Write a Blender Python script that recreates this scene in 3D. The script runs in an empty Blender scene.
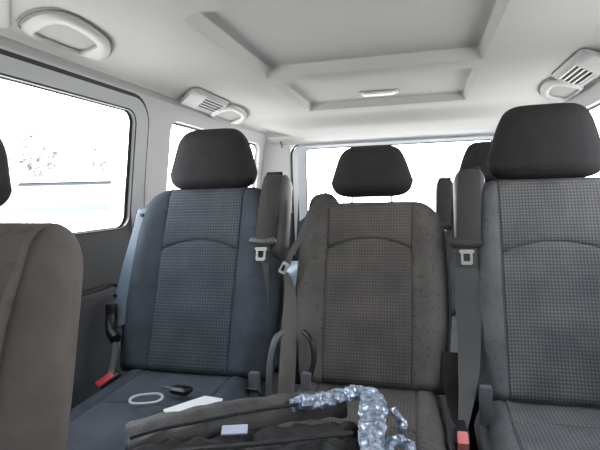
import bpy, bmesh, math, random
from mathutils import Vector, Matrix, noise
random.seed(7)
S = bpy.context.scene
COL = S.collection
FLOOR = 0.05

# ------------------------------------------------------------------ materials
def nt(name):
    m = bpy.data.materials.new(name); m.use_nodes = True
    n = m.node_tree; b = n.nodes['Principled BSDF']
    return m, n, b
def objcoord(n):
    t = n.nodes.new('ShaderNodeTexCoord'); return t.outputs['Object']
def mat(name, col, rough=.6, metal=0, bump=0, scale=300, var=0, vscale=6, spec=.5):
    m, n, b = nt(name)
    b.inputs['Base Color'].default_value = (*col, 1)
    b.inputs['Roughness'].default_value = rough
    b.inputs['Metallic'].default_value = metal
    b.inputs['Specular IOR Level'].default_value = spec
    oc = objcoord(n)
    if bump:
        t = n.nodes.new('ShaderNodeTexNoise'); t.inputs['Scale'].default_value = scale
        t.inputs['Detail'].default_value = 3
        n.links.new(oc, t.inputs['Vector'])
        bp = n.nodes.new('ShaderNodeBump'); bp.inputs['Strength'].default_value = bump
        bp.inputs['Distance'].default_value = .002
        n.links.new(t.outputs['Fac'], bp.inputs['Height']); n.links.new(bp.outputs[0], b.inputs['Normal'])
    if var:
        t = n.nodes.new('ShaderNodeTexNoise'); t.inputs['Scale'].default_value = vscale
        t.inputs['Detail'].default_value = 5
        n.links.new(oc, t.inputs['Vector'])
        r = n.nodes.new('ShaderNodeValToRGB')
        r.color_ramp.elements[0].position = .3; r.color_ramp.elements[1].position = .7
        r.color_ramp.elements[0].color = (*[c*(1-var) for c in col], 1)
        r.color_ramp.elements[1].color = (*[min(1, c*(1+var)) for c in col], 1)
        n.links.new(t.outputs['Fac'], r.inputs[0]); n.links.new(r.outputs[0], b.inputs['Base Color'])
    return m
def waffle(name, dark, light, pitch=.0085, axis='z'):
    """woven seat fabric: small raised squares in rows"""
    m, n, b = nt(name); b.inputs['Roughness'].default_value = .85
    b.inputs['Specular IOR Level'].default_value = .25
    sep = n.nodes.new('ShaderNodeSeparateXYZ'); n.links.new(objcoord(n), sep.inputs[0])
    def mth(op, a, c=None):
        x = n.nodes.new('ShaderNodeMath'); x.operation = op
        for i, v in enumerate((a, c)):
            if v is None: continue
            if isinstance(v, (int, float)): x.inputs[i].default_value = v
            else: n.links.new(v, x.inputs[i])
        return x.outputs[0]
    k = 2*math.pi/pitch
    row = mth('MULTIPLY', sep.outputs['Z' if axis == 'z' else 'Y'], k*.95)
    sx = mth('SINE', mth('ADD', mth('MULTIPLY', sep.outputs['X'], k), 0))
    sz = mth('SINE', row)
    h = mth('MULTIPLY', mth('ADD', sx, 1), mth('ADD', sz, 1))
    h = mth('MULTIPLY', h, .25)
    r = n.nodes.new('ShaderNodeValToRGB')
    r.color_ramp.elements[0].position = .12; r.color_ramp.elements[1].position = .55
    r.color_ramp.elements[0].color = (*dark, 1); r.color_ramp.elements[1].color = (*light, 1)
    n.links.new(h, r.inputs[0])
    ns = n.nodes.new('ShaderNodeTexNoise'); ns.inputs['Scale'].default_value = 9; ns.inputs['Detail'].default_value = 6
    n.links.new(objcoord(n), ns.inputs['Vector'])
    rr = n.nodes.new('ShaderNodeValToRGB')
    rr.color_ramp.elements[0].position = .35; rr.color_ramp.elements[1].position = .65
    rr.color_ramp.elements[0].color = (.8, .8, .8, 1); rr.color_ramp.elements[1].color = (1.15, 1.12, 1.08, 1)
    n.links.new(ns.outputs['Fac'], rr.inputs[0])
    mx = n.nodes.new('ShaderNodeMix'); mx.data_type = 'RGBA'; mx.blend_type = 'MULTIPLY'; mx.inputs[0].default_value = 1
    n.links.new(r.outputs[0], mx.inputs[6]); n.links.new(rr.outputs[0], mx.inputs[7])
    n.links.new(mx.outputs[2], b.inputs['Base Color'])
    bp = n.nodes.new('ShaderNodeBump'); bp.inputs['Strength'].default_value = .5; bp.inputs['Distance'].default_value = .0015
    n.links.new(h, bp.inputs['Height']); n.links.new(bp.outputs[0], b.inputs['Normal'])
    return m
def spotted(name, col, spot, rough=.85, sc=38, thr=.60):
    """plain cloth with small dark water spots"""
    m, n, b = nt(name); b.inputs['Roughness'].default_value = rough
    b.inputs['Specular IOR Level'].default_value = .25
    oc = objcoord(n)
    t = n.nodes.new('ShaderNodeTexNoise'); t.inputs['Scale'].default_value = sc; t.inputs['Detail'].default_value = 1
    n.links.new(oc, t.inputs['Vector'])
    r = n.nodes.new('ShaderNodeValToRGB')
    r.color_ramp.elements[0].position = thr; r.color_ramp.elements[1].position = thr+.06
    r.color_ramp.elements[0].color = (*col, 1); r.color_ramp.elements[1].color = (*spot, 1)
    n.links.new(t.outputs['Fac'], r.inputs[0])
    f = n.nodes.new('ShaderNodeTexNoise'); f.inputs['Scale'].default_value = 14; f.inputs['Detail'].default_value = 8
    n.links.new(oc, f.inputs['Vector'])
    rr = n.nodes.new('ShaderNodeValToRGB')
    rr.color_ramp.elements[0].position = .3; rr.color_ramp.elements[1].position = .7
    rr.color_ramp.elements[0].color = (.82, .82, .82, 1); rr.color_ramp.elements[1].color = (1.15, 1.15, 1.15, 1)
    n.links.new(f.outputs['Fac'], rr.inputs[0])
    mx = n.nodes.new('ShaderNodeMix'); mx.data_type = 'RGBA'; mx.blend_type = 'MULTIPLY'; mx.inputs[0].default_value = 1
    n.links.new(r.outputs[0], mx.inputs[6]); n.links.new(rr.outputs[0], mx.inputs[7])
    n.links.new(mx.outputs[2], b.inputs['Base Color'])
    g = n.nodes.new('ShaderNodeTexNoise'); g.inputs['Scale'].default_value = 500
    n.links.new(oc, g.inputs['Vector'])
    bp = n.nodes.new('ShaderNodeBump'); bp.inputs['Strength'].default_value = .3; bp.inputs['Distance'].default_value = .001
    n.links.new(g.outputs['Fac'], bp.inputs['Height']); n.links.new(bp.outputs[0], b.inputs['Normal'])
    return m
def glass(name, tint=(1, 1, 1), refl=.07):
    m, n, b = nt(name)
    n.nodes.remove(b)
    tr = n.nodes.new('ShaderNodeBsdfTransparent'); tr.inputs[0].default_value = (*tint, 1)
    gl = n.nodes.new('ShaderNodeBsdfGlossy'); gl.inputs['Roughness'].default_value = .03
    mx = n.nodes.new('ShaderNodeMixShader'); mx.inputs[0].default_value = refl
    n.links.new(tr.outputs[0], mx.inputs[1]); n.links.new(gl.outputs[0], mx.inputs[2])
    n.links.new(mx.outputs[0], n.nodes['Material Output'].inputs[0])
    return m

M = dict(
    liner=mat('headliner_felt', (.53, .522, .505), .9, bump=.25, scale=700, var=.02, vscale=3),
    light=mat('pale_trim_plastic', (.52, .52, .515), .55, bump=.1, scale=900),
    grey=mat('grey_door_frame_plastic', (.47, .48, .49), .5, bump=.15, scale=900),
    tail=mat('tailgate_trim_plastic', (.52, .54, .57), .45, bump=.1, scale=900),
    dark=mat('dark_door_trim', (.047, .047, .051), .65, bump=.3, scale=600),
    dark2=mat('dark_door_insert', (.036, .038, .044), .75, bump=.3, scale=400),
    rubber=mat('black_rubber', (.010, .010, .011), .6),
    frit=mat('black_glass_border', (.012, .012, .013), .3),
    carpet=mat('dark_carpet', (.03, .03, .033), .95, bump=.6, scale=400, var=.2, vscale=20),
    head=mat('headrest_cloth', (.034, .0325, .035), .85, bump=.5, scale=600, var=.10, vscale=30, spec=.2),
    bol_l=spotted('bolster_cloth_skylight_blue', (.062, .074, .092), (.054, .066, .084)),  # left seat set: same cloth as the others, window skylight put into the colour
    ins_l=waffle('woven_cloth_skylight_blue', (.062, .073, .090), (.118, .136, .162)),
    bol_m=spotted('bolster_cloth_brown_grey', (.122, .114, .109), (.094, .088, .086), sc=85, thr=.60),
    ins_lc=waffle('woven_cushion_skylight_blue', (.070, .083, .103), (.098, .115, .141), pitch=.007, axis='y'),
    ins_mc=waffle('woven_cushion_brown_grey', (.100, .094, .090), (.148, .139, .135), pitch=.0078, axis='y'),
    ins_rc=waffle('woven_cushion_lit_slate', (.115, .118, .126), (.20, .206, .22), axis='y'),
    ins_m=waffle('woven_cloth_brown_grey', (.098, .092, .089), (.150, .141, .137), pitch=.0078),
    bol_r=spotted('bolster_cloth_lit_slate', (.140, .144, .153), (.112, .118, .131), sc=85, thr=.62),  # right seat set: same cloth again, its lighting put into the colour
    ins_r=waffle('woven_cloth_lit_slate', (.108, .111, .120), (.192, .198, .213), pitch=.0078),
    bol_f=spotted('front_seat_cloth', (.142, .126, .119), (.134, .119, .112), thr=.66),
    ins_f=spotted('front_seat_panel_cloth', (.180, .165, .155), (.155, .142, .133), sc=60, thr=.6),
    web=mat('belt_webbing', (.085, .085, .088), .7, bump=.5, scale=900),
    webl=mat('belt_webbing_worn', (.18, .165, .155), .7, bump=.5, scale=900),
    sleeve=mat('belt_cover_cloth', (.054, .052, .054), .8, bump=.4, scale=700, var=.1, vscale=30),
    tower=mat('belt_tower_plastic', (.082, .084, .090), .5, bump=.1, scale=600),
    steel=mat('bright_steel', (.75, .75, .76), .28, metal=.85),
    chrome=mat('post_chrome', (.6, .6, .6), .2, metal=1),
    black=mat('black_plastic', (.012, .012, .013), .4),
    greyp=mat('grey_buckle_plastic', (.13, .14, .155), .5),
    red=mat('red_buckle_button', (.62, .045, .05), .4),
    pink=mat('faded_red_buckle_button', (.80, .25, .25), .45),
    blueplas=mat('blue_grey_side_plastic', (.17, .225, .29), .45),
    handle=mat('grab_handle_plastic', (.44, .437, .425), .45, bump=.1, scale=800),
    recess=mat('handle_recess_plastic', (.36, .36, .34), .6),
    vent=mat('vent_plastic', (.42, .42, .41), .5),
    slot=mat('vent_duct_grey', (.14, .14, .135), .7),
    lamp=mat('dome_lens', (.88, .88, .85), .3),
    bag=mat('black_bag_cloth', (.024, .024, .025), .7, bump=.8, scale=220, var=.35, vscale=25),
    flap=mat('grey_bag_flap', (.088, .084, .086), .6, bump=.8, scale=250, var=.3, vscale=22),
    paper=mat('white_paper', (.85, .86, .88), .6),
    cream=mat('pale_cord', (.62, .64, .60), .5),
    glass=glass('window_glass', (.97, .98, .98), .05), dimmer=glass('light_dimming_glass', (.30, .32, .32), .05),  # dark tint added to the unseen front panes to cut daylight from ahead
)
def wrapmat():
    m, n, b = nt('crinkled_silver_plastic')
    b.inputs['Roughness'].default_value = .28; b.inputs['Metallic'].default_value = .35
    oc = objcoord(n)
    t = n.nodes.new('ShaderNodeTexVoronoi'); t.inputs['Scale'].default_value = 70; n.links.new(oc, t.inputs['Vector'])
    q = n.nodes.new('ShaderNodeTexNoise'); q.inputs['Scale'].default_value = 90; q.inputs['Detail'].default_value = 6
    n.links.new(oc, q.inputs['Vector'])
    r = n.nodes.new('ShaderNodeValToRGB')
    r.color_ramp.elements[0].position = .38; r.color_ramp.elements[1].position = .62
    r.color_ramp.elements[0].color = (.20, .26, .37, 1); r.color_ramp.elements[1].color = (.62, .70, .84, 1)
    n.links.new(q.outputs['Fac'], r.inputs[0]); n.links.new(r.outputs[0], b.inputs['Base Color'])
    bp = n.nodes.new('ShaderNodeBump'); bp.inputs['Strength'].default_value = .8; bp.inputs['Distance'].default_value = .006
    n.links.new(t.outputs['Distance'], bp.inputs['Height']); n.links.new(bp.outputs[0], b.inputs['Normal'])
    return m
M['wrap'] = wrapmat()

# ------------------------------------------------------------------ helpers
def link(name, bm, m, parent=None, smooth=True, angle=40):
    bmesh.ops.recalc_face_normals(bm, faces=bm.faces)
    me = bpy.data.meshes.new(name); bm.to_mesh(me); bm.free()
    me.materials.append(m)
    if smooth:
        for p in me.polygons: p.use_smooth = True
        try: me.set_sharp_from_angle(angle=math.radians(angle))
        except Exception: pass
    o = bpy.data.objects.new(name, me); COL.objects.link(o)
    if parent: o.parent = parent
    return o
def tag(o, label=None, cat=None, group=None, kind=None):
    if label: o['label'] = label
    if cat: o['category'] = cat
    if group: o['group'] = group
    if kind: o['kind'] = kind
    return o
def empty(name, loc=(0, 0, 0), rot=(0, 0, 0), **k):
    o = bpy.data.objects.new(name, None); COL.objects.link(o)
    o.empty_display_size = .05
    o.location = loc; o.rotation_euler = rot; tag(o, **k); return o
def quad(bm, vs):
    try: return bm.faces.new(vs)
    except ValueError: return None
def box(bm, x0, x1, y0, y1, z0, z1, bev=0, T=None, seg=2):
    g = bmesh.ops.create_cube(bm, size=1)
    for v in g['verts']:
        v.co = Vector((x0+(v.co.x+.5)*(x1-x0), y0+(v.co.y+.5)*(y1-y0), z0+(v.co.z+.5)*(z1-z0)))
    vs = g['verts']
    if bev:
        es = list({e for v in vs for e in v.link_edges})
        r = bmesh.ops.bevel(bm, geom=es, offset=bev, segments=seg, profile=.6, affect='EDGES')
        vs = list({v for f in r['faces'] for v in f.verts} | {v for v in vs if v.is_valid})
    if T:
        for v in vs: v.co = T @ v.co
    return vs
def loopstack(bm, loops, closed=True, cap0=True, cap1=True):
    rows = [[bm.verts.new(p) for p in l] for l in loops]
    n = len(rows[0])
    for a, b in zip(rows, rows[1:]):
        for i in range(n if closed else n-1):
            j = (i+1) % n
            quad(bm, (a[i], a[j], b[j], b[i]))
    if closed and cap0: quad(bm, rows[0])
    if closed and cap1: quad(bm, rows[-1])
    return rows
def tube(bm, pts, r, n=10, flat=1.0, closed=False, up=Vector((0, 0, 1)), taper=None):
    pts = [Vector(p) for p in pts]; loops = []
    N = len(pts)
    for i, p in enumerate(pts):
        if closed: d = pts[(i+1) % N]-pts[i-1]
        else: d = pts[min(i+1, N-1)]-pts[max(i-1, 0)]
        d.normalize(); s = d.cross(up)
        if s.length < 1e-3: s = d.cross(Vector((1, 0, 0)))
        s.normalize(); u = s.cross(d)
        rr = r*(taper[i] if taper else 1)
        loops.append([p+s*rr*math.cos(2*math.pi*k/n)+u*rr*flat*math.sin(2*math.pi*k/n) for k in range(n)])
    if closed: loops.append(loops[0])
    rows = loopstack(bm, loops, True, not closed, not closed)
    if closed: bmesh.ops.remove_doubles(bm, verts=bm.verts, dist=1e-6)
def catmull(pts, n=8):
    P = [Vector(p) for p in pts]; P = [P[0]*2-P[1]]+P+[P[-1]*2-P[-2]]
    out = []
    for i in range(1, len(P)-2):
        a, b, c, d = P[i-1:i+3]
        for k in range(n):
            t = k/n
            out.append(.5*((2*b)+(c-a)*t+(2*a-5*b+4*c-d)*t*t+(3*b-a-3*c+d)*t**3))
    out.append(P[-2]); return out
def ribbon(bm, pts, w, t, side=Vector((1, 0, 0)), n=8, ws=None):
    """flat strap following points; side = width direction"""
    c = catmull(pts, n); loops = []
    for i, p in enumerate(c):
        d = (c[min(i+1, len(c)-1)]-c[max(i-1, 0)]).normalized()
        s = (side-d*side.dot(d)).normalized(); u = s.cross(d)
        ww = w
        if ws:
            f = i/(len(c)-1)*(len(ws)-1); k = min(int(f), len(ws)-2); ww = ws[k]+(ws[k+1]-ws[k])*(f-k)
        loops.append([p+s*ww/2*a+u*t/2*b for a, b in ((-1, -1), (1, -1), (1, 1), (-1, 1))])
    loopstack(bm, loops)
def prism(bm, poly, d0, d1, axis, bev=0):
    """poly in the 2 other axes, extruded along axis between d0 and d1"""
    def V(p, d):
        return {'x': (d, p[0], p[1]), 'y': (p[0], d, p[1]), 'z': (p[0], p[1], d)}[axis]
    a = [bm.verts.new(V(p, d0)) for p in poly]; b = [bm.verts.new(V(p, d1)) for p in poly]
    n = len(poly); fs = [bm.faces.new(a), bm.faces.new(b[::-1])]
    for i in range(n): fs.append(bm.faces.new((a[i], b[i], b[(i+1) % n], a[(i+1) % n])))
    if bev:
        es = list(fs[0].edges)+list(fs[1].edges)
        bmesh.ops.bevel(bm, geom=es, offset=bev, segments=2, profile=.6, affect='EDGES')
def rrect(u0, u1, v0, v1, r, n=6, rr=None):
    """rounded rectangle, counterclockwise, 4*(n+1)+8 points with mid points; rr = radii (bl, br, tr, tl)"""
    R = rr or (r, r, r, r); out = []
    cs = [(u0, v0, 180, R[0], 1, 1), (u1, v0, 270, R[1], -1, 1), (u1, v1, 0, R[2], -1, -1), (u0, v1, 90, R[3], 1, -1)]
    for i, (cx, cy, a0, q, sx, sy) in enumerate(cs):
        px, py = cx+sx*q, cy+sy*q
        arc = [(px+q*math.cos(math.radians(a0+90*k/n)), py+q*math.sin(math.radians(a0+90*k/n))) for k in range(n+1)]
        nx = cs[(i+1) % 4]; qx, qy = nx[0]+nx[4]*nx[3], nx[1]+nx[5]*nx[3]
        e = (qx+nx[3]*math.cos(math.radians(nx[2])), qy+nx[3]*math.sin(math.radians(nx[2])))
        l = arc[-1]
        out += arc+[(l[0]+(e[0]-l[0])*f, l[1]+(e[1]-l[1])*f) for f in (.2, .4, .6, .8)]
    return out

# ------------------------------------------------------------------ the cabin shell
def xw(z, side=-1):
    """side wall surface: leans inward above the belt line"""
    x = .86-.06*max(0, (z-.9))/.46
    return side*x
def wallpt(y, z, side, off=0): return Vector((xw(z, side)+side*off, y, z))
def wall_ring(outer, inner, side, o0=0, o1=0, thick=.03):
    """sheet of wall between two loops, returned as list of quads (3d) both faces"""
    q = []
    n = len(outer)
    for i in range(n):
        j = (i+1) % n
        A, B, C_, D = outer[i], outer[j], inner[j], inner[i]
        for k in range(4):
            f0, f1 = k/4, (k+1)/4
            def L(P, Q, f): return (P[0]+(Q[0]-P[0])*f, P[1]+(Q[1]-P[1])*f, o0+(o1-o0)*f)
            pts = [L(A, D, f0), L(B, C_, f0), L(B, C_, f1), L(A, D, f1)]
            q.append(pts)
    # inner return (towards the glass)
    for i in range(n):
        j = (i+1) % n
        q.append([(*inner[i], o1), (*inner[j], o1), (*inner[j], o1+thick), (*inner[i], o1+thick)])
    return q
def quads_to(name, qs, side, m, parent=None):
    bm = bmesh.new()
    for pts in qs: bm.faces.new([bm.verts.new(wallpt(p[0], p[1], side, p[2])) for p in pts])
    bmesh.ops.remove_doubles(bm, verts=bm.verts, dist=1e-5)
    return link(name, bm, m, parent, angle=50)
def split_z(qs, zc):
    hi, lo = [], []
    for q in qs:
        (hi if sum(p[1] for p in q)/4 > zc else lo).append(q)
    return hi, lo
def plate(name, loop, side, off, m, parent):
    bm = bmesh.new(); bm.faces.new([bm.verts.new(wallpt(y, z, side, off)) for y, z in loop])
    bmesh.ops.triangulate(bm, faces=bm.faces)
    return link(name, bm, m, parent, smooth=False)
def strip(name, la, lb, side, oa, ob, m, parent):
    bm = bmesh.new(); n = len(la)
    a = [bm.verts.new(wallpt(*p, side, oa)) for p in la]; b = [bm.verts.new(wallpt(*p, side, ob)) for p in lb]
    for i in range(n):
        bm.faces.new((a[i], a[(i+1) % n], b[(i+1) % n], b[i]))
    return link(name, bm, m, parent)

nwin = [0]
def side_wall(side):
    sn = 'left' if side < 0 else 'right'
    # --- fixed body: front part and rear part, round their openings
    wl = None
    bm_hi, bm_lo = [], []
    for (ya, yb, wy0, wy1, wz0, wz1, r) in ((-1.3, .30, -.95, .18, .92, 1.285, .08), (1.62, 2.95, 1.775, 2.86, .93, 1.312, .05)):
        out = rrect(ya, yb, FLOOR, 1.375, .001)
        inn = rrect(wy0, wy1, wz0, wz1, r)
        h, l = split_z(wall_ring(out, inn, side), .90)
        bm_hi += h; bm_lo += l
    # header above the sliding door, up to the roof trim
    bm_hi.append([(.30, 1.362, 0), (1.62, 1.362, 0), (1.62, 1.375, 0), (.30, 1.375, 0)])
    w = quads_to('wall_'+sn, bm_hi, side, M['light']); tag(w, kind='structure')
    lo = quads_to('lower_trim', bm_lo, side, M['dark'], w)
    # --- quarter window and front door window panes
    for (wy0, wy1, wz0, wz1, r) in ((-.95, .18, .92, 1.285, .08), (1.775, 2.86, .93, 1.312, .05)):
        nwin[0] += 1
        g = plate('window_%d' % nwin[0], rrect(wy0, wy1, wz0, wz1, r), side, .028, M['dimmer' if wy0 < 0 else 'glass'], None)
        tag(g, kind='structure')
        strip('glass_border', rrect(wy0, wy1, wz0, wz1, r), rrect(wy0+.01, wy1-.01, wz0+.01, wz1-.01, r*.9), side, .026, .026, M['frit'], g)
    # --- sliding door
    d = empty('door_%d' % (1 if side < 0 else 2), (0, 0, 0), kind='structure')
    inn = rrect(.36, 1.515, .897, 1.303, .045)
    out = rrect(.315, 1.600, FLOOR+.02, 1.352, .01, rr=(.01, .01, .09, .03))
    qs = wall_ring(out, inn, side, -.006, -.008, .012)
    h, l = split_z(qs, .905)
    quads_to('door_frame', h, side, M['grey'], d)
    quads_to('door_panel', l, side, M['dark'], d)
    plate('window_pane', inn, side, .005, M['glass'], d)
    strip('glass_border', inn, rrect(.368, 1.496, .901, 1.298, .04), side, .0035, .0035, M['frit'], d)
    # window rubber
    bm = bmesh.new()
    tube(bm, [wallpt(y, z, side, -.008) for y, z in rrect(.356, 1.519, .894, 1.306, .048)], .0028, 8, closed=True, up=Vector((1, 0, 0)))
    link('window_rubber', bm, M['rubber'], d)
    # door seal: the dark line round the frame
    so = rrect(.300, 1.612, FLOOR+.02, 1.366, .01, rr=(.01, .01, .10, .03))
    si = rrect(.317, 1.594, FLOOR+.03, 1.350, .01, rr=(.01, .01, .09, .03))
    strip('door_seal', so, si, side, -.002, -.003, M['rubber'], d)
    strip('seal_flange', rrect(.26, 1.66, FLOOR, 1.378, .01, rr=(.01, .01, .02, .02)), so, side, .004, -.001, M['light'], w)
    # raised lower trim with arm rest bulge
    bm = bmesh.new()
    loops = []
    base = rrect(.40, 1.435, .20, .705, .05)
    for off, ins in ((0, 0), (-.016, .001), (-.022, .008), (-.022, .04)):
        loops.append([wallpt(y+(ins if y < .9 else -ins), z+(ins if z < .45 else -ins), side, off-.008) for y, z in base])
    loopstack(bm, loops, True, False, True)
    link('door_insert', bm, M['dark2'], d)
    bm = bmesh.new()
    tube(bm, [wallpt(y, z, side, -.010) for y, z in rrect(.39, 1.445, .19, .715, .055)], .004, 6, closed=True, up=Vector((1, 0, 0)))
    link('insert_seam', bm, M['rubber'], d)
    # pull recess handle
    bm = bmesh.new()
    tube(bm, catmull([wallpt(.60, .79, side, -.01), wallpt(.64, .79, side, -.045), wallpt(.80, .79, side, -.045), wallpt(.84, .79, side, -.01)]), .012, 10, up=Vector((0, 0, 1)))
    link('door_handle', bm, M['black'], d)
side_wall(-1); side_wall(1)

# headliner with the two raised panels
def ceil_z(x):
    a = abs(x)
    P = [(0, 1.410), (.58, 1.410), (.64, 1.408), (.70, 1.403), (.74, 1.397), (.757, 1.390), (.762, 1.383), (.768, 1.386), (.782, 1.384), (.797, 1.375), (.806, 1.362)]
    for (x0, z0), (x1, z1) in zip(P, P[1:]):
        if a <= x1: return z0+(z1-z0)*(a-x0)/(x1-x0)
    return P[-1][1]
def rear_drop(y, x=0):
    """cove in front of the tailgate header, fading out towards the side rails"""
    if y < 2.50: return 0
    t = min(1, (y-2.50)/.17); t = t*t*(3-2*t)
    u = max(0, min(1, (y-2.67)/.25))
    return -(.052*t+.024*u)*max(0, 1-max(0, abs(x)-.56)/.20)
def headliner():
    bm = bmesh.new()
    xs = [-.806, -.797, -.782, -.768, -.762, -.757, -.74, -.72, -.70, -.67, -.64, -.61, -.58, -.5, -.44]
    R1 = rrect(-.362, .366, 1.015, 1.660, .03, n=4, rr=(.05, .05, .012, .012))
    R2 = rrect(-.372, .370, 1.762, 2.372, .014, n=4)
    # side strips
    ys = [-1.3, -.6, 0, .5, .9, 1.3, 1.71, 2.1, 2.4, 2.44, 2.50]+[2.50+.42*k/16 for k in range(1, 17)]
    for s in (-1, 1):
        rows = [[bm.verts.new((s*abs(x), y, ceil_z(x)+rear_drop(y, x))) for x in xs] for y in ys]
        for a, b in zip(rows, rows[1:]):
            for i in range(len(xs)-1): bm.faces.new((a[i], a[i+1], b[i+1], b[i]))
    # centre: front part, ring 1, bridge, ring 2, rear
    def flat(y0, y1, ny=1):
        for k in range(ny):
            a, b = y0+(y1-y0)*k/ny, y0+(y1-y0)*(k+1)/ny
            bm.faces.new([bm.verts.new((x, y, 1.41+rear_drop(y))) for x, y in ((-.44, a), (.44, a), (.44, b), (-.44, b))])
    flat(-1.3, .95); flat(2.44, 2.50); flat(2.50, 2.92, 16)
    for R, y0, y1, dep, inset in ((R1, .95, 1.71, .040, .012), (R2, 1.71, 2.44, .034, .012)):
        cx, cy = 0, (y0+y1)/2
        O = rrect(-.44, .44, y0, y1, .0005, n=4)
        hx = max(abs(p[0]) for p in R); hy = (max(p[1] for p in R)-min(p[1] for p in R))/2; my = (max(p[1] for p in R)+min(p[1] for p in R))/2
        def ins(p, d): return ((p[0])*(1-d/hx), my+(p[1]-my)*(1-d/hy))
        Ls = [[(x, y, 1.41) for x, y in O], [(x, y, 1.41) for x, y in R]]
        for d, z in ((.0015, 1.4103), (.003, 1.412), (inset, 1.41+dep*.93), (inset+.002, 1.41+dep*.985), (inset+.005, 1.41+dep)):
            Ls.append([(*ins(p, d), z) for p in R])
        loopstack(bm, Ls, True, False, True)
    bmesh.ops.remove_doubles(bm, verts=bm.verts, dist=2e-4)
    return tag(link('ceiling', bm, M['liner'], angle=60), kind='structure')
headliner()
# roof skin above, so daylight only comes through the windows
bm = bmesh.new()
box(bm, -.95, .95, -1.35, 3.12, 1.475, 1.50)
link('roof', bm, M['light'], smooth=False)['kind'] = 'structure'
for s, n in ((-1, 1), (1, 2)):
    bm = bmesh.new(); box(bm, s*.83, s*.95, -1.35, 3.12, 1.372, 1.476)
    tag(link('trim_%d' % n, bm, M['light'], smooth=False), kind='structure')
# floor
bm = bmesh.new(); box(bm, -.95, .95, -1.5, 3.1, 0, FLOOR)
tag(link('floor', bm, M['carpet'], smooth=False), kind='structure')

# rear: D-pillar panels and tailgate
bm = bmesh.new(); bmd = bmesh.new()
for s in (-1, 1):
    for (za, zb, B) in ((FLOOR, .875, bmd), (.875, 1.40, bm)):
        P = [(s*xw(0, 1), 2.93), (s*.80, 2.955), (s*.73, 2.975), (s*.655, 2.99), (s*.635, 3.03)]
        a = []; b = []
        for i, (x, y) in enumerate(P):
            top = xw(zb, 1)/.86 if i == 0 else 1
            bot = xw(za, 1)/.86 if i == 0 else 1
            a.append(B.verts.new((x*bot, y, za))); b.append(B.verts.new((x*top, y, zb)))
        for i in range(len(P)-1): B.faces.new((a[i], a[i+1], b[i+1], b[i]))
# header above the tailgate
P = [(2.86, 1.352), (2.93, 1.330), (2.97, 1.320), (3.03, 1.300)]
rows = [[bm.verts.new((x, y, z)) for x in (-.76, -.3, .3, .76)] for y, z in P]
for a, b in zip(rows, rows[1:]):
    for i in range(3): bm.faces.new((a[i], a[i+1], b[i+1], b[i]))
wr = tag(link('wall_rear', bm, M['light']), kind='structure')
link('lower_trim', bmd, M['dark'], wr)
# small coat hook / latch at the corner
for s in (-1, 1):
    bm = bmesh.new()
    tube(bm, catmull([(s*.690, 2.915, 1.325), (s*.68, 2.885, 1.315), (s*.672, 2.88, 1.300), (s*.680, 2.90, 1.292)]), .006, 8)
    tag(link('coat_hook', bm, M['greyp']), 'small grey hook at the '+('left' if s < 0 else 'right')+' rear roof corner beside the tailgate', 'hook', 'coat hooks at the rear corners')
# tailgate
d = empty('door_3', kind='structure')
def rring(o, i, yo, yi, B):
    n = len(o); a = [B.verts.new((p[0], yo, p[1])) for p in o]; b = [B.verts.new((p[0], yi, p[1])) for p in i]
    for k in range(n): B.faces.new((a[k], a[(k+1) % n], b[(k+1) % n], b[k]))
O = rrect(-.638, .638, .10, 1.312, .05, rr=(.05, .05, .07, .07)); I = rrect(-.555, .575, .83, 1.283, .03)
O2 = rrect(-.652, .652, .09, 1.322, .05, rr=(.05, .05, .08, .08))
Im = rrect(-.60, .60, .78, 1.300, .04)
B = bmesh.new(); rring(O, Im, 3.00, 2.985, B); rring(Im, I, 2.985, 3.01, B); rring(I, I, 3.01, 3.04, B)
bmesh.ops.remove_doubles(B, verts=B.verts, dist=1e-5)
Bd = bmesh.new()
top = [f for f in B.faces if f.calc_center_median().z < .845]
vm = {}
for f in top:
    Bd.faces.new([vm.setdefault(v.index if False else tuple(v.co), None) or vm.__setitem__(tuple(v.co), Bd.verts.new(v.co)) or vm[tuple(v.co)] for v in f.verts])
bmesh.ops.delete(B, geom=top, context='FACES')
link('tailgate_frame', B, M['tail'], d); link('tailgate_panel', Bd, M['dark'], d)
B = bmesh.new(); rring(O2, O, 3.0, 2.998, B); link('tailgate_seal', B, M['rubber'], d)
B = bmesh.new(); B.faces.new([B.verts.new((x, 3.03, z)) for x, z in I]); bmesh.ops.triangulate(B, faces=B.faces)
link('window_pane', B, M['glass'], d, smooth=False)
B = bmesh.new()
tube(B, [(x, 3.012, z) for x, z in rrect(-.552, .572, .833, 1.281, .03)], .003, 6, closed=True, up=Vector((0, 1, 0)))
link('window_rubber', B, M['rubber'], d)
# rear wheel arch covers
for s in (-1, 1):
    bm = bmesh.new()
    for z0, z1, x1, y0 in ((FLOOR+.002, .60, .50, 2.38),):
        vs = box(bm, min(s*.855, s*x1), max(s*.855, s*x1), y0, 2.78, z0, z1, .05, seg=4)
    o = link('trim_%d' % (3 if s < 0 else 4), bm, M['blueplas']); tag(o, kind='structure')

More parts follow.
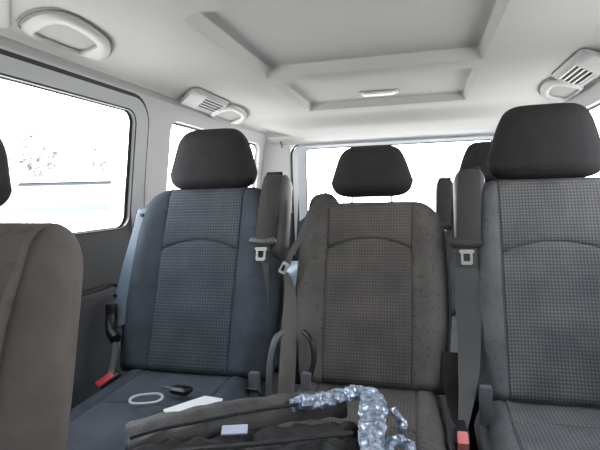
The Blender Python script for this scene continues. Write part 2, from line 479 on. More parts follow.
# front end: dashboard and windscreen behind the camera
bm = bmesh.new()
loops = []
for x in (-.83, -.4, 0, .4, .83):
    loops.append([(x, -1.28, .10), (x, -.95, .10), (x, -.82, .55), (x, -.85, .74), (x, -.95, .79), (x, -1.28, .80)])
loopstack(bm, loops)
tag(link('dashboard', bm, M['dark'], angle=60), 'dark dashboard across the front of the cabin below the windscreen', 'dashboard')
bm = bmesh.new()
bm.faces.new([bm.verts.new(p) for p in ((-.84, -1.5, .80), (.84, -1.5, .80), (.78, -1.2, 1.40), (-.78, -1.2, 1.40))])
tag(link('window_5', bm, M['dimmer'], smooth=False), kind='structure')  # darkened pane, tint added to dim the light from the front
bm = bmesh.new(); box(bm, -.95, .95, -1.52, -1.30, 0, .80)
tag(link('wall_front', bm, M['dark'], smooth=False), kind='structure')

# ------------------------------------------------------------------ roof fittings
def dring(u0, u1, v0, v1, r, n=8):
    """D outline in (y, x): straight along the wall side, bulging inwards"""
    return rrect(u0, u1, v0, v1, r, n=n, rr=(.02, .02, r, r))
OUTER = [(-.10, .02), (-.13, .13), (-.152, .40), (-.160, .68), (-.145, .92), (-.085, 1.0), (.03, .85), (.093, .62), (.14, .34), (.157, .09), (.135, .02), (0, .01)]
OPEN = [(-.078, .05), (-.100, .30), (-.108, .60), (-.085, .72), (-.01, .68), (.045, .56), (.066, .38), (.072, .06), (.04, .035), (-.02, .035)]
def closed_curve(pts, N=48):
    P = [Vector((p[0], p[1], 0)) for p in pts]; n = len(P); c = []
    for i in range(n):
        a, b, q, d = P[i-1], P[i], P[(i+1) % n], P[(i+2) % n]
        for k in range(10):
            t = k/10; c.append(.5*((2*b)+(q-a)*t+(2*a-5*b+4*q-d)*t*t+(3*b-a-3*q+d)*t**3))
    L = [0]
    for i in range(len(c)): L.append(L[-1]+(c[(i+1) % len(c)]-c[i]).length)
    out = []; j = 0
    for k in range(N):
        w = L[-1]*k/N
        while L[j+1] < w: j += 1
        p = c[j].lerp(c[(j+1) % len(c)], (w-L[j])/max(1e-9, L[j+1]-L[j])); out.append((p.x, p.y))
    return out
def grab_handle(side, yc, xin, xout, zin, zout, label, k=1.0):
    root = empty('grab_handle', (0, yc, 0), label=label, cat='handle', group='ceiling grab handles')
    def P(p, h): return Vector((side*(xout+(xin-xout)*p[1]), p[0]*k, zout+(zin-zout)*p[1]-h))
    def mix(a, b, f): return [(p[0]+(q[0]-p[0])*f, p[1]+(q[1]-p[1])*f) for p, q in zip(a, b)]
    oo = closed_curve(OUTER); ii = closed_curve(OPEN)
    # line the opening up with the rim by direction
    c = (-.012, .30)
    def ang(p, sy=.14): return math.atan2((p[1]-c[1])*sy, p[0]-c[0])
    ii = [min(closed_curve(OPEN, 200), key=lambda q: abs(math.atan2(math.sin(ang(q)-ang(p)), math.cos(ang(q)-ang(p))))) for p in oo]
    bm = bmesh.new()
    grow = [(p[0]*1.05, .5+(p[1]-.5)*1.06) for p in oo]
    loopstack(bm, [[P(p, -.004) for p in grow], [P(p, .0015) for p in grow], [P(p, .0015) for p in oo]], True, False, True)
    link('handle_recess', bm, M['recess'], root)
    bm = bmesh.new()
    loopstack(bm, [[P(p, h) for p in mix(oo, ii, f)] for f, h in ((.01, .001), (.03, .007), (.12, .010), (.5, .013), (.85, .012), (.97, .009), (1, .003))], True, False, False)
    link('grip', bm, M['handle'], root)
    bm = bmesh.new()
    tube(bm, [P((p[0]*1.03, .5+(p[1]-.5)*1.04), .001) for p in oo], .0026, 6, closed=True)
    link('recess_rim', bm, M['slot'], root)
    return root
def ceiling_vent(side, yc, xin, xout, zin, zout, label, ln=.38, nsl=5):
    root = empty('ceiling_vent', (0, yc, 0), label=label, cat='air vent', group='ceiling air vents')
    W = math.hypot(xin-xout, zin-zout)
    def P(u, v, h):
        f = v/W; return Vector((side*(xout+(xin-xout)*f), u+.13*(.5-f), zout+(zin-zout)*f-h*.6))
    bm = bmesh.new()
    o = rrect(-ln/2, ln/2, 0, W, .02, rr=(.03, .02, .02, .05)); i0 = rrect(-ln/2+.012, ln/2-.012, .010, W-.012, .016, rr=(.02, .015, .015, .04))
    hole = rrect(-.035, ln/2-.030, .026, W-.022, .010)
    loopstack(bm, [[P(u, v, .001) for u, v in o], [P(u, v, .014) for u, v in i0], [P(u, v, .016) for u, v in hole], [P(u, v, .003) for u, v in hole]], True, False, False)
    link('vent_housing', bm, M['vent'], root)
    bm = bmesh.new(); bm.faces.new([bm.verts.new(P(u, v, .004)) for u, v in hole])
    link('vent_duct', bm, M['slot'], root, smooth=False)
    for k in range(nsl):
        v = .033+(W-.062)*k/(nsl-1)
        bm = bmesh.new()
        a = [P(-.033, v-.005, .012), P(-.033, v+.003, .019), P(-.033, v+.006, .0175), P(-.033, v-.002, .010)]
        b = [p+Vector((0, ln/2, 0)) for p in a]
        loopstack(bm, [a, b]); link('vent_slat', bm, M['lamp'], root, smooth=False)
    return root
grab_handle(-1, 1.045, .567, .711, 1.409, 1.396, 'pale D-shaped grab handle above the left side window, nearest the camera')
grab_handle(-1, 2.20, .632, .775, 1.404, 1.377, 'small pale grab handle in the ceiling above the left rear headrest', k=1.25)
grab_handle(1, 2.20, .632, .775, 1.404, 1.377, 'small pale grab handle in the ceiling above the right headrest', k=1.25)
ceiling_vent(-1, .68, .60, .735, 1.406, 1.392, 'slatted air vent at the top left corner of the ceiling', ln=.36)
ceiling_vent(-1, 1.87, .632, .770, 1.404, 1.378, 'slatted ceiling air vent above the left headrest, next to the small grab handle', ln=.34)
ceiling_vent(1, 1.84, .632, .770, 1.404, 1.378, 'slatted ceiling air vent at the right edge, above the right headrest', ln=.38)
# dome lamp in the rear roof panel
root = empty('ceiling_lamp', (-.012, 2.20, 1.444), label='small white oblong lamp in the rear roof panel', cat='lamp')
bm = bmesh.new()
loopstack(bm, [[(x, y, z) for x, y in rrect(-.085+e, .085-e, -.040+e, .040-e, .014)] for e, z in ((0, .0), (0, -.005), (.004, -.007), (.012, -.008))], True, True, True)
link('lamp_base', bm, M['vent'], root)
bm = bmesh.new()
loopstack(bm, [[(x, y, z) for x, y in rrect(-.074+e, .074-e, -.031+e, .031-e, .012)] for e, z in ((0, -.006), (.002, -.012), (.010, -.015))], True, True, True)
link('lamp_lens', bm, M['lamp'], root)

# ------------------------------------------------------------------ seats
def pad(H, hw, tf, tb, bol, Mx, ins=None, seams=(), vlist=None, round_top=.05, round_bot=.03, arch=.03, edgep=5, puff=0, tfall=0, sd=0, bd=0, x1=.5, gp=2.2):
    """upholstered pad. returns dict of bmeshes: shell plus insert_0.. between the seams"""
    base = [k/40 for k in range(41)]
    extra = [s+e for s in seams for e in (-.012, -.006, 0, .006, .012)]
    extra += [1-round_top/H*q for q in (0, .02, .08, .18, .32, .5, .7, .9)]+[round_bot/H*q for q in (0, .02, .08, .18, .32, .5, .7, .9)]
    vs = sorted(set(round(v, 4) for v in base+extra if 0 <= v <= 1))
    # drop base values that crowd the seams
    vs = [v for v in vs if v in [round(e, 4) for e in extra] or all(abs(v-s) > .02 for s in seams)]
    tin = [-1, -.985, -.96, -.8, -.6, -.4, -.2, 0, .2, .4, .6, .8, .96, .985, 1] if ins else [-.6, -.4, -.2, 0, .2, .4, .6]
    tout = [.03, .08, .16, .27, .38, .5, .62, .72, .81, .88, .93, .965, .985, .996, 1]
    i0 = ins or .6*hw(0)
    def cols(w):
        i = ins if ins else .6*w
        c = [-(i+(w-i)*t) for t in reversed(tout)]+[i*t/(1 if ins else .6) for t in tin]+[i+(w-i)*t for t in tout]
        return c
    nc = len(cols(1)); c_in0 = len(tout); c_in1 = len(tout)+len(tin)-1
    grid = []; back = []
    for v in vs:
        w = hw(v)
        s = v*H
        R = 1
        if s > H-round_top: R = math.sqrt(max(0, 1-((s-(H-round_top))/round_top)**2))
        if s < round_bot: R = min(R, math.sqrt(max(0, 1-((round_bot-s)/round_bot)**2)))
        rowf = []; rowb = []
        for x in cols(w):
            a = min(1, abs(x)/w)
            e = (1-a**edgep)**.5
            n = tf*(1-tfall*v)+bol*math.exp(-((a-.76)/.17)**2)*min(1, max(0, (1-v)/.25))
            n += puff*(1-a*a)
            if ins:
                n -= .006*math.exp(-((abs(x)-ins)/.004)**2)
            inside = ins is None or abs(x) <= ins*1.001
            sh = 0
            for sm in seams:
                if inside: n -= .006*math.exp(-((v-sm)*H/.004)**2)
                sh += arch*math.exp(-((v-sm)/.12)**2)*max(0, 1-(x/i0)**2)
            if inside and len(seams): n += .004*abs(math.sin(math.pi*min(1, max(0, v))))
            t = max(0, (a-x1)/(1-x1)); g = 1-(1-t**gp)**(1/gp)
            s2 = s-v**4*sd*g+(1-v)**4*bd*g
            rowf.append(Mx @ Vector((x, s2+sh, n*e*R))); rowb.append(Mx @ Vector((x, s2, -tb*e*R)))
        grid.append(rowf); back.append(rowb)
    parts = {'shell': bmesh.new()}
    for k in range(len(seams)+1): parts['insert_%d' % k] = bmesh.new()
    cache = {k: {} for k in parts}
    def V(part, tagk, i, j, co):
        c = cache[part]; key = (tagk, i, j)
        if key not in c: c[key] = parts[part].verts.new(co)
        return c[key]
    for r in range(len(vs)-1):
        for j in range(nc-1):
            part = 'shell'
            if ins and c_in0 <= j < c_in1 and vs[r] >= .02:
                k = sum(1 for s in seams if (vs[r]+vs[r+1])/2 > s); part = 'insert_%d' % k
            quad(parts[part], [V(part, 'f', a, b, grid[a][b]) for a, b in ((r, j), (r, j+1), (r+1, j+1), (r+1, j))])
            quad(parts['shell'], [V('shell', 'b', a, b, back[a][b]) for a, b in ((r, j+1), (r, j), (r+1, j), (r+1, j+1))])
    bmesh.ops.remove_doubles(parts['shell'], verts=parts['shell'].verts, dist=1e-5)
    return parts
def frame(ox, oy, oz, th):
    """x across, s up the pad, n towards the sitter; th = recline from vertical"""
    s = Vector((0, math.sin(th), math.cos(th))); n = Vector((0, -math.cos(th), math.sin(th)))
    return Matrix.Translation((ox, oy, oz)) @ Matrix(((1, s.x, n.x, 0), (0, s.y, n.y, 0), (0, s.z, n.z, 0), (0, 0, 0, 1)))
def sup(v, v1, p=2.5):
    if v <= v1: return 1
    return max(0, 1-((v-v1)/(1-v1))**p)**(1/p)

def make_seat(cx, y0, label, bol, ins, width=.235, insw=.125, H=.56, th=math.radians(19.5), z0=.49, htop=.185, hhw=.14, hgap=.008,
              hup=.10, tower=None, seams=(.60,), cushion=.55, sh=.15, insc=None, hs=.05, group='cloth passenger seats', chw=None, towertop=1.055, hlean=0, seamc=(.45,), hz=None, flatten=False):
    """y0 = front face of the backrest at its foot"""
    root = empty('passenger_seat', (cx, y0, FLOOR), label=label, cat='seat', group=group)
    Z = z0-FLOOR
    B = frame(0, .055, Z-.02, th)
    def hw(v):
        w = width*(.93+.07*min(1, v/.35))
        w *= 1-.05*max(0, v-.5)/.5
        return w
    P = pad(H+.02, hw, .055, .055, .026, B, ins=insw, seams=seams, arch=.030, round_top=.045, sd=sh, x1=insw/width+.02)
    link('backrest', P['shell'], bol, root)
    for k in range(len(seams)+1):
        link('backrest_panel', P['insert_%d' % k], ins, root)
    # cushion
    s = Vector((0, -1, -.03)).normalized(); n = Vector((0, -.03, 1)).normalized()
    Cm = Matrix.Translation((0, .06, Z-.085)) @ Matrix(((-1, 0, 0, 0), (0, s.y, n.y, 0), (0, s.z, n.z, 0), (0, 0, 0, 1)))
    cw = chw or width
    P = pad(cushion, lambda v: cw*(1 if v < .8 else max(.6, sup(v, .8, 3))), .085, .06, .016, Cm, ins=insw+.01, seams=seamc, arch=-.02, round_top=.07, round_bot=.02, edgep=7)
    link('seat_cushion', P['shell'], bol, root)
    for k in range(len(seamc)+1): link('cushion_panel', P['insert_%d' % k], insc or ins, root)
    # headrest
    topn = B @ Vector((0, H+.02, 0))
    hb = (hz-FLOOR) if hz else topn.z+hgap
    lean = math.radians(8)+hlean
    Hm = frame(0, topn.y+(hb-topn.z)*math.tan(th)-.005, hb, lean)
    def hh(v): return hhw*(.955+.045*min(1, v/.25))*(1-.24*max(0, v-.22)/.78)
    P = pad(htop, hh, .052, .045, 0, Hm, round_top=.050, round_bot=.035, puff=.012, edgep=4, sd=hs, bd=.035, x1=.45, gp=2.3)
    link('headrest', P['shell'], M['head'], root)
    for x in (-.058, .058):
        bm = bmesh.new(); a = topn+Vector((x, -.0, -.03)); b = Hm @ Vector((x, .03, 0))
        tube(bm, [a, b], .006, 10, up=Vector((0, 1, 0))); link('headrest_post', bm, M['chrome'], root)
    # frame underneath
    bm = bmesh.new(); box(bm, -cw+.03, cw-.03, -.42, .02, .10, Z-.15, .02); box(bm, -cw+.06, cw-.06, -.36, -.02, .004, .12, .01)
    link('seat_base', bm, M['black'], root)
    return root, B, Z

def belt_tower(root, cx, B, Z, side, x, top, H=.27, halfw=.043, seated_y=None, foot=None, low='steel', webmat=None, fh=.8, sl=.20, rake=19.5, yoff=.0):
    """belt housing on the shoulder of a seat with padded belt sleeve, tongue, strap and buckle. x,top world"""
    th = math.radians(rake)
    lx = x-cx; topz = top-FLOOR
    # front face line of the backrest
    def yb(z): return (z-(Z-.02))*math.tan(math.radians(19.5))+.0+yoff
    bz = topz-H*math.cos(th)
    T = frame(lx, yb(bz)+.055, bz, th)
    P = pad(H, lambda v: halfw*max(.55, sup(v, .84, 2.4))*max(.8, min(1, .8+v*1.2)), .052, .028, 0, T, round_top=.030, round_bot=.05, edgep=5, puff=.004)
    tw = link('belt_tower', P['shell'], M['tower'], root)
    # slot lip on top
    bm = bmesh.new(); box(bm, -.026, .026, H-.022, H-.010, .046, .061, .004, T); link('belt_slot', bm, M['black'], tw)
    # sleeve
    bm = bmesh.new(); dx = -.018
    def dxv(v): return -.002-.009*min(1, max(0, (H-v)/sl))
    L = []
    for v, w, n in ((H-.012, .026, .052), (H-.03, .030, .066), (H-.08, .032, .072), (H-.15, .032, .073), (H-sl-.02, .031, .072), (H-sl-.035, .030, .069)):
        L.append([T @ Vector((dxv(v)+a*w, v, n+b)) for a, b in ((-1, -.012), (-.94, -.001), (-.5, .003), (0, .004), (.5, .003), (.94, -.001), (1, -.012))])
    rows = loopstack(bm, L); link('belt_sleeve', bm, M['sleeve'], root)
    bm = bmesh.new()
    L = []
    for v, w, n in ((H-sl-.022, .033, .072), (H-sl-.028, .040, .078), (H-sl-.038, .043, .078), (H-sl-.046, .036, .072)):
        L.append([T @ Vector((dx+a*w, v+(.006*abs(a)), n+b)) for a, b in ((-1, -.016), (-.95, -.002), (0, .002), (.95, -.002), (1, -.016))])
    loopstack(bm, L); link('sleeve_collar', bm, M['sleeve'], root)
    # tongue
    v = H-sl-.050
    bm = bmesh.new()
    o = rrect(-.0145, .0145, -.040, 0, .005, n=3); i = rrect(-.0085, .0085, -.031, -.010, .003, n=3)
    def Q(p, n): return T @ Vector((dx+p[0]*(1.0+.35*(p[1] > -.008)), v+p[1], n))
    loopstack(bm, [[Q(p, .072) for p in i], [Q(p, .077) for p in i], [Q(p, .077) for p in o], [Q(p, .072) for p in o], [Q(p, .072) for p in i]], True, False, False)
    link('belt_tongue', bm, M['steel'], root)
    a = T @ Vector((dx, H-sl-.030, .066)); m1 = T @ Vector((dx, H-sl-.12, .060))
    return T, a, m1

SEATS = []
# second row, left
rt, B, Z = make_seat(-.487, 1.205, 'cloth seat beside the left window, skylight painted in as blue-grey, with the pale blue side bracket', M['bol_l'], M['ins_l'], width=.262, insw=.126, H=.565, seams=(.635,), hz=1.019, hs=.065, hhw=.152, htop=.200, chw=.225, sh=.17, insc=M['ins_lc'])
T, a, m1 = belt_tower(rt, -.487, B, Z, 1, -.262, 1.058, H=.285, halfw=.041)
bm = bmesh.new(); ribbon(bm, [a, m1, Vector((.222, .03, .30+.09)), Vector((.222, -.045, .44))], .046, .003, ws=[.046, .046, .045, .03])
link('belt_webbing', bm, M['web'], rt)
bm = bmesh.new(); box(bm, -.014, .014, -.012, .012, -.02, .05, .004, Matrix.Translation((.220, -.02, .425))); bk = link('belt_buckle', bm, M['greyp'], rt)
bk['label'] = 'blue-grey buckle'
# pale blue side bracket with black knob, steel link, red buckle at the door side
bm = bmesh.new()
poly = [(-.735+.487, .965-FLOOR), (-.700+.487, .965-FLOOR), (-.700+.487, .63-FLOOR), (-.752+.487, .60-FLOOR), (-.776+.487, .63-FLOOR), (-.756+.487, .80-FLOOR), (-.740+.487, .90-FLOOR)]
prism(bm, poly, -.0, .035, 'y', .004)
bmesh.ops.transform(bm, matrix=Matrix.Translation((.012, -.115, 0)) @ Matrix.Shear('XY', 4, (0, 0)) , verts=bm.verts)
for v_ in bm.verts: v_.co.y += (v_.co.z-.44)*math.tan(math.radians(19.5))+.12
br = link('side_bracket', bm, M['blueplas'], rt); br['label'] = 'pale blue-grey plastic bracket'
for zz, xx in ((.945, -.713), (.70, -.765)):
    bm = bmesh.new(); z_ = zz-FLOOR; y_ = (z_-.44)*math.tan(math.radians(19.5))+.004
    p = Vector((xx+.499, y_, z_))
    tube(bm, [p, p+Vector((0, -.006, 0))], .006, 12); link('bracket_bolt', bm, M['black'], br)
bm = bmesh.new(); tube(bm, catmull([(-.262, .05, .630), (-.262, .045, .59), (-.250, .025, .555), (-.222, .005, .535)]), .017, 12, taper=None); link('recliner_knob', bm, M['black'], rt)
bm = bmesh.new(); ribbon(bm, [(-.200, -.02, .535), (-.203, -.035, .48), (-.206, -.05, .445), (-.212, -.065, .435), (-.218, -.08, .425)], .018, .006); link('anchor_strap', bm, M['steel'], rt)
M['steel_dull'] = mat('dull_steel', (.16, .16, .16), .45, metal=.6); rt.children[-1].data.materials[0] = M['steel_dull']
bm = bmesh.new(); box(bm, -.018, .018, -.03, .045, -.012, .010, .005, Matrix.Translation((-.207, -.062, .436)) @ Matrix.Scale(.8, 4) @ Matrix.Rotation(.5, 4, 'X') @ Matrix.Rotation(-.5, 4, 'Z'))
bk = link('belt_buckle', bm, M['black'], rt)
bm = bmesh.new(); box(bm, -.015, .015, -.035, .025, .008, .016, .003, Matrix.Translation((-.207, -.062, .436)) @ Matrix.Scale(.8, 4) @ Matrix.Rotation(.5, 4, 'X') @ Matrix.Rotation(-.5, 4, 'Z'))
link('buckle_button', bm, M['red'], bk)

# second row, middle
rt, B, Z = make_seat(.028, 1.205, 'brown-grey spotted cloth seat in the middle with a low narrow headrest', M['bol_m'], M['ins_m'], width=.218, insw=.117, H=.505, seams=(.715,), htop=.152, hhw=.122, hz=.984, sh=.12, insc=M['ins_mc'], hs=.04, chw=.205, th=math.radians(19.5))
# low shoulder belt housing behind the left shoulder
th = math.radians(19.5)
T = frame(-.150, .080+.30*math.tan(th), Z+.245, th)
P = pad(.275, lambda v: .048*max(.5, sup(v, .80, 2.4)), .045, .04, 0, T, round_top=.035, round_bot=.03, edgep=4, puff=.004)
link('belt_tower', P['shell'], M['bol_m'], rt)
def lw(x, y, z): return Vector((x-.028, y-1.205, z-FLOOR))
bm = bmesh.new(); ribbon(bm, [T @ Vector((.020, .262, .036)), lw(-.128, 1.325, .945), lw(-.152, 1.300, .885), lw(-.183, 1.295, .835), lw(-.198, 1.30, .80)], .034, .003, side=Vector((.75, -.2, -.55)), ws=[.030, .026, .020, .018, .014])
link('belt_webbing', bm, M['web'], rt)
bm = bmesh.new(); Tq = Matrix.Translation(lw(-.199, 1.294, .806)) @ Matrix.Rotation(.45, 4, 'Y') @ Matrix.Rotation(-th, 4, 'X')
o = rrect(-.010, .010, -.034, 0, .004, n=3); i = rrect(-.006, .006, -.027, -.008, .003, n=3)
loopstack(bm, [[Tq @ Vector((p[0], d_, p[1])) for p in l] for l, d_ in ((i, 0), (i, -.005), (o, -.005), (o, 0), (i, 0))], True, False, False)
link('belt_tongue', bm, M['steel'], rt)
bm = bmesh.new(); ribbon(bm, [lw(-.205, 1.305, .775), lw(-.196, 1.31, .72), lw(-.190, 1.27, .62), lw(-.185, 1.22, .52), lw(-.18, 1.17, .44)], .044, .003, ws=[.014, .034, .044, .046, .045])
wb = link('lap_webbing', bm, M['webl'], rt); wb['label'] = 'worn light brown lap strap'
bm = bmesh.new(); tube(bm, catmull([(-.224, .03, .575), (-.240, .0, .56), (-.250, -.02, .50), (-.254, -.03, .40)]), .009, 10, flat=.8); link('buckle_stalk', bm, M['greyp'], rt)
bm = bmesh.new(); tube(bm, catmull([(-.165, .02, .580), (-.142, .0, .565), (-.132, -.01, .52), (-.145, -.02, .46)]), .007, 10); st = link('buckle_stalk', bm, M['black'], rt)
bm = bmesh.new(); box(bm, -.012, .012, -.010, .010, -.03, .05, .004, Matrix.Translation((-.152, -.035, .440)) @ Matrix.Rotation(.12, 4, 'Y')); link('belt_buckle', bm, M['greyp'], rt)
# thin pale piping along the right shoulder
bm = bmesh.new()
pts = []
for k in range(20):
    v = .12+.80*k/19
    w = .218*(.93+.07*min(1, v/.35))*(1-.05*max(0, v-.5)/.5)
    pts.append(B @ Vector((w*.985, v*.525-v**4*.12*.62, .030)))
tube(bm, pts, .003, 6); pp = link('piping', bm, M['greyp'], rt)

# second row, right
rt, B, Z = make_seat(.502, 1.205, 'woven cloth seat on the right, its light painted in as slate grey, with a large headrest', M['bol_r'], M['ins_r'], width=.225, insw=.130, H=.572, seams=(.635,), htop=.208, hhw=.150, hz=1.020, chw=.205, z0=.480, seamc=(.28,), insc=M['ins_rc'])
T, a, m1 = belt_tower(rt, .502, B, Z, -1, .303, 1.052, H=.275, halfw=.043)
bm = bmesh.new(); ribbon(bm, [a, m1, Vector((-.216, .075, .64)), Vector((-.222, .0, .51)), Vector((-.248, -.145, .42))], .05, .003, ws=[.050, .060, .062, .050, .018])
link('belt_webbing', bm, M['web'], rt)
bm = bmesh.new(); ribbon(bm, [(-.262, .05, .535), (-.262, .01, .47), (-.256, -.09, .44), (-.248, -.15, .435)], .04, .004, ws=[.042, .042, .03, .016]); wb = link('lap_webbing', bm, M['black'], rt)
bm = bmesh.new(); Tb = Matrix.Translation((-.251, -.180, .425)) @ Matrix.Rotation(.35, 4, 'X')
box(bm, -.015, .015, -.018, .025, -.040, .012, .005, Tb); bk = link('belt_buckle', bm, M['black'], rt)
bm = bmesh.new(); box(bm, -.010, .012, -.024, .010, -.022, .016, .004, Tb); link('buckle_button', bm, M['pink'], bk)
bm = bmesh.new(); box(bm, -.014, .014, -.012, .012, -.05, .04, .005, Matrix.Translation((-.190, -.055, .455))); link('buckle_stub', bm, M['greyp'], rt)

# third row, right
rt, B, Z = make_seat(.465, 2.005, 'dark seat of the back row, mostly hidden behind the right seat', M['bol_r'], M['ins_r'], width=.215, insw=.125, H=.56, seams=(.635,), htop=.188, hhw=.140, hz=1.018, chw=.205)
T, a, m1 = belt_tower(rt, .465, B, Z, -1, .268, 1.042, H=.27, halfw=.040)
bm = bmesh.new(); ribbon(bm, [a, m1, Vector((-.212, .06, .56)), Vector((-.215, .0, .45))], .046, .003); link('belt_webbing', bm, M['web'], rt)

# front row, near left edge of the frame
rt, B, Z = make_seat(-.505, .345, 'warm grey cloth seat cut off by the left edge, nearest the camera', M['bol_f'], M['ins_f'], width=.252, insw=.200, H=.530, seams=(), htop=.138, hhw=.106, hz=.985, sh=.11, z0=.46, th=math.radians(16), cushion=.50)

# ------------------------------------------------------------------ things lying on the cushions
def puffy(name, outline, z0, h, m, parent=None, res=.012, ridge=None, amp=.004, seed=0, edge=.03, tilt=None):
    """soft flat object: outline polygon in xy, puffed up; closed bottom"""
    bm = bmesh.new()
    from mathutils import geometry
    xs = [p[0] for p in outline]; ys = [p[1] for p in outline]
    nx = int((max(xs)-min(xs))/res)+2; ny = int((max(ys)-min(ys))/res)+2
    def inside(x, y):
        c = False; n = len(outline)
        for i in range(n):
            x0, y0 = outline[i]; x1, y1 = outline[(i+1) % n]
            if (y0 > y) != (y1 > y) and x < (x1-x0)*(y-y0)/(y1-y0)+x0: c = not c
        return c
    def dist(x, y):
        d = 9; n = len(outline); p = Vector((x, y))
        for i in range(n):
            a = Vector(outline[i]); b = Vector(outline[(i+1) % n]); t = max(0, min(1, (p-a).dot(b-a)/max(1e-9, (b-a).length_squared)))
            q = a+(b-a)*t; d = min(d, (p-q).length)
        return d
    T, Bt = {}, {}
    for i in range(nx):
        for j in range(ny):
            x = min(xs)+i*res; y = min(ys)+j*res
            if not inside(x, y): continue
            d = dist(x, y); f = math.sqrt(max(0, 1-(1-min(1, d/edge))**2))
            zz = z0+(tilt(x, y) if tilt else 0)
            nn = noise.noise(Vector((x*28+seed, y*28, seed)))*amp+noise.noise(Vector((x*70, y*70+seed, 3)))*amp*.5
            T[i, j] = bm.verts.new((x, y, zz+h*(.15+.85*f)+nn*f+(ridge(x, y)*f if ridge else 0)))
            Bt[i, j] = bm.verts.new((x, y, zz))
    for (i, j) in T:
        ks = [(i, j), (i+1, j), (i+1, j+1), (i, j+1)]
        if all(k in T for k in ks):
            bm.faces.new([T[k] for k in ks]); bm.faces.new([Bt[k] for k in reversed(ks)])
            for a, b, nb in ((ks[0], ks[1], [(i, j-1), (i+1, j-1)]), (ks[1], ks[2], [(i+2, j), (i+2, j+1)]), (ks[2], ks[3], [(i, j+2), (i+1, j+2)]), (ks[3], ks[0], [(i-1, j), (i-1, j+1)])):
                if not all(k in T for k in nb): quad(bm, (T[a], T[b], Bt[b], Bt[a]))
    for v in [v for v in bm.verts if not v.link_faces]: bm.verts.remove(v)
    o = link(name, bm, m, parent, angle=80)
    return o
# bag
bag = empty('quilted_bag', (-.12, .80, .50), label='black quilted bag lying across the left and middle cushions', cat='bag')
L0 = Vector((-.12, .80, .50))
def rel(p): return (p[0]-L0.x, p[1]-L0.y)
puffy('bag_body', [rel(p) for p in ((-.37, .60), (-.36, .72), (-.31, .80), (-.18, .86), (-.02, .925), (.05, .93), (.09, .86), (.10, .74), (.10, .58), (-.1, .55))], .0, .054, M['bag'], bag,
      ridge=lambda x, y: .006*math.sin((y*1.0-x*.42)*95)+.004*math.sin((y+x*.2)*180+x*30), amp=.010, edge=.05, res=.009)
bm = bmesh.new()
c0 = [Vector(p)-L0 for p in ((-.360, .750, .562), (-.310, .782, .572), (-.24, .822, .576), (-.17, .870, .577), (-.10, .915, .576), (-.04, .945, .574), (.015, .968, .570))]
cc = catmull(c0, 8); rows = []
for i, p in enumerate(cc):
    d = (cc[min(i+1, len(cc)-1)]-cc[max(0, i-1)]); d.z = 0; d.normalize(); s = Vector((-d.y, d.x, 0))
    f = i/(len(cc)-1); w = .042-.024*f
    if i == 0: w *= .8
    row = []
    prof = [(-1, -.022), (-1.02, -.008), (-.95, .002), (-.7, .006), (-.45, .002), (-.3, .004), (0, .010), (.4, .012), (.75, .009), (.98, .0), (1, -.012), (0, -.02)]
    for a, h in prof:
        hh = h+noise.noise(Vector((f*14, a*2, 5)))*.006
        row.append(p+s*w*a+Vector((0, 0, hh-.010*(a < 0)*abs(a))))
    rows.append(row)
loopstack(bm, rows); link('bag_flap', bm, M['flap'], bag, angle=70)
bm = bmesh.new()
tube(bm, [p+Vector((0, 0, .012)) + Vector((.012, -.030, -.006)) for p in cc[2:-6]], .0035, 6); link('flap_binding', bm, M['bag'], bag)
bm = bmesh.new(); tube(bm, catmull([Vector(p)-L0 for p in ((-.30, .69, .562), (-.2, .715, .572), (-.1, .75, .574), (0, .80, .573), (.05, .83, .568))]), .006, 8, flat=.6); link('bag_handle', bm, M['bag'], bag)
# crinkled plastic wrap
def crinkle(name, pts, ws, h, m, parent, seed, n=48, side=None):
    bm = bmesh.new(); c = catmull(pts, n//(len(pts)-1)+1); rows = []
    for i, p in enumerate(c):
        d = (c[min(i+1, len(c)-1)]-c[max(0, i-1)]).normalized()
        s = d.cross(Vector((0, 0, 1))).normalized() if side is None else side
        u = s.cross(d)
        if u.z < 0: u = -u
        f = i/(len(c)-1)*(len(ws)-1); k = min(int(f), len(ws)-2); w = ws[k]+(ws[k+1]-ws[k])*(f-k)
        row = []
        K = 22
        for k in range(K):
            an = 2*math.pi*k/K
            q = p+s*w*math.cos(an)+u*h*math.sin(an)
            nv = noise.noise_vector(q*45+Vector((seed, 0, 0)))*.006+noise.noise_vector(q*160+Vector((seed, 0, 0)))*.005
            row.append(q+nv)
        rows.append(row)
    loopstack(bm, rows); return link(name, bm, m, parent, angle=25)
wr = empty('plastic_wrap', (.08, .93, .50), label='crumpled silvery blue plastic wrap sticking out of the black bag', cat='plastic wrap')
W0 = Vector((.08, .93, .50))
def rl(*ps): return [Vector(p)-W0 for p in ps]
crinkle('top_strip', rl((-.085, .905, .574), (-.045, .918, .580), (0, .942, .584), (.040, .965, .586)), [.014, .022, .025, .020], .012, M['wrap'], wr, 1)
crinkle('hanging_fold', rl((.035, .975, .582), (.066, .960, .584), (.080, .920, .580), (.084, .860, .574), (.090, .79, .568), (.098, .70, .562)), [.012, .022, .026, .024, .021, .022], .010, M['wrap'], wr, 4)
crinkle('loose_scrap', rl((.112, .955, .560), (.130, .930, .552), (.135, .905, .540)), [.008, .010, .007], .006, M['wrap'], wr, 8)
crinkle('loose_scrap', rl((.112, .80, .555), (.128, .835, .560), (.150, .835, .555), (.152, .79, .540)), [.009, .009, .009, .009], .008, M['wrap'], wr, 9)
# paper
pp = empty('paper_sheet', (-.345, .985, .507), label='white sheet of paper on the left cushion, partly under the bag', cat='paper')
bm = bmesh.new(); prism(bm, [(-.060, -.03), (.000, .062), (.050, .055), (.09, -.06), (.0, -.10)], .003, .006, 'z')
for v in bm.verts: v.co.z += .12*max(0, .03-v.co.y)**1.5
link('sheet', bm, M['paper'], pp, smooth=False)
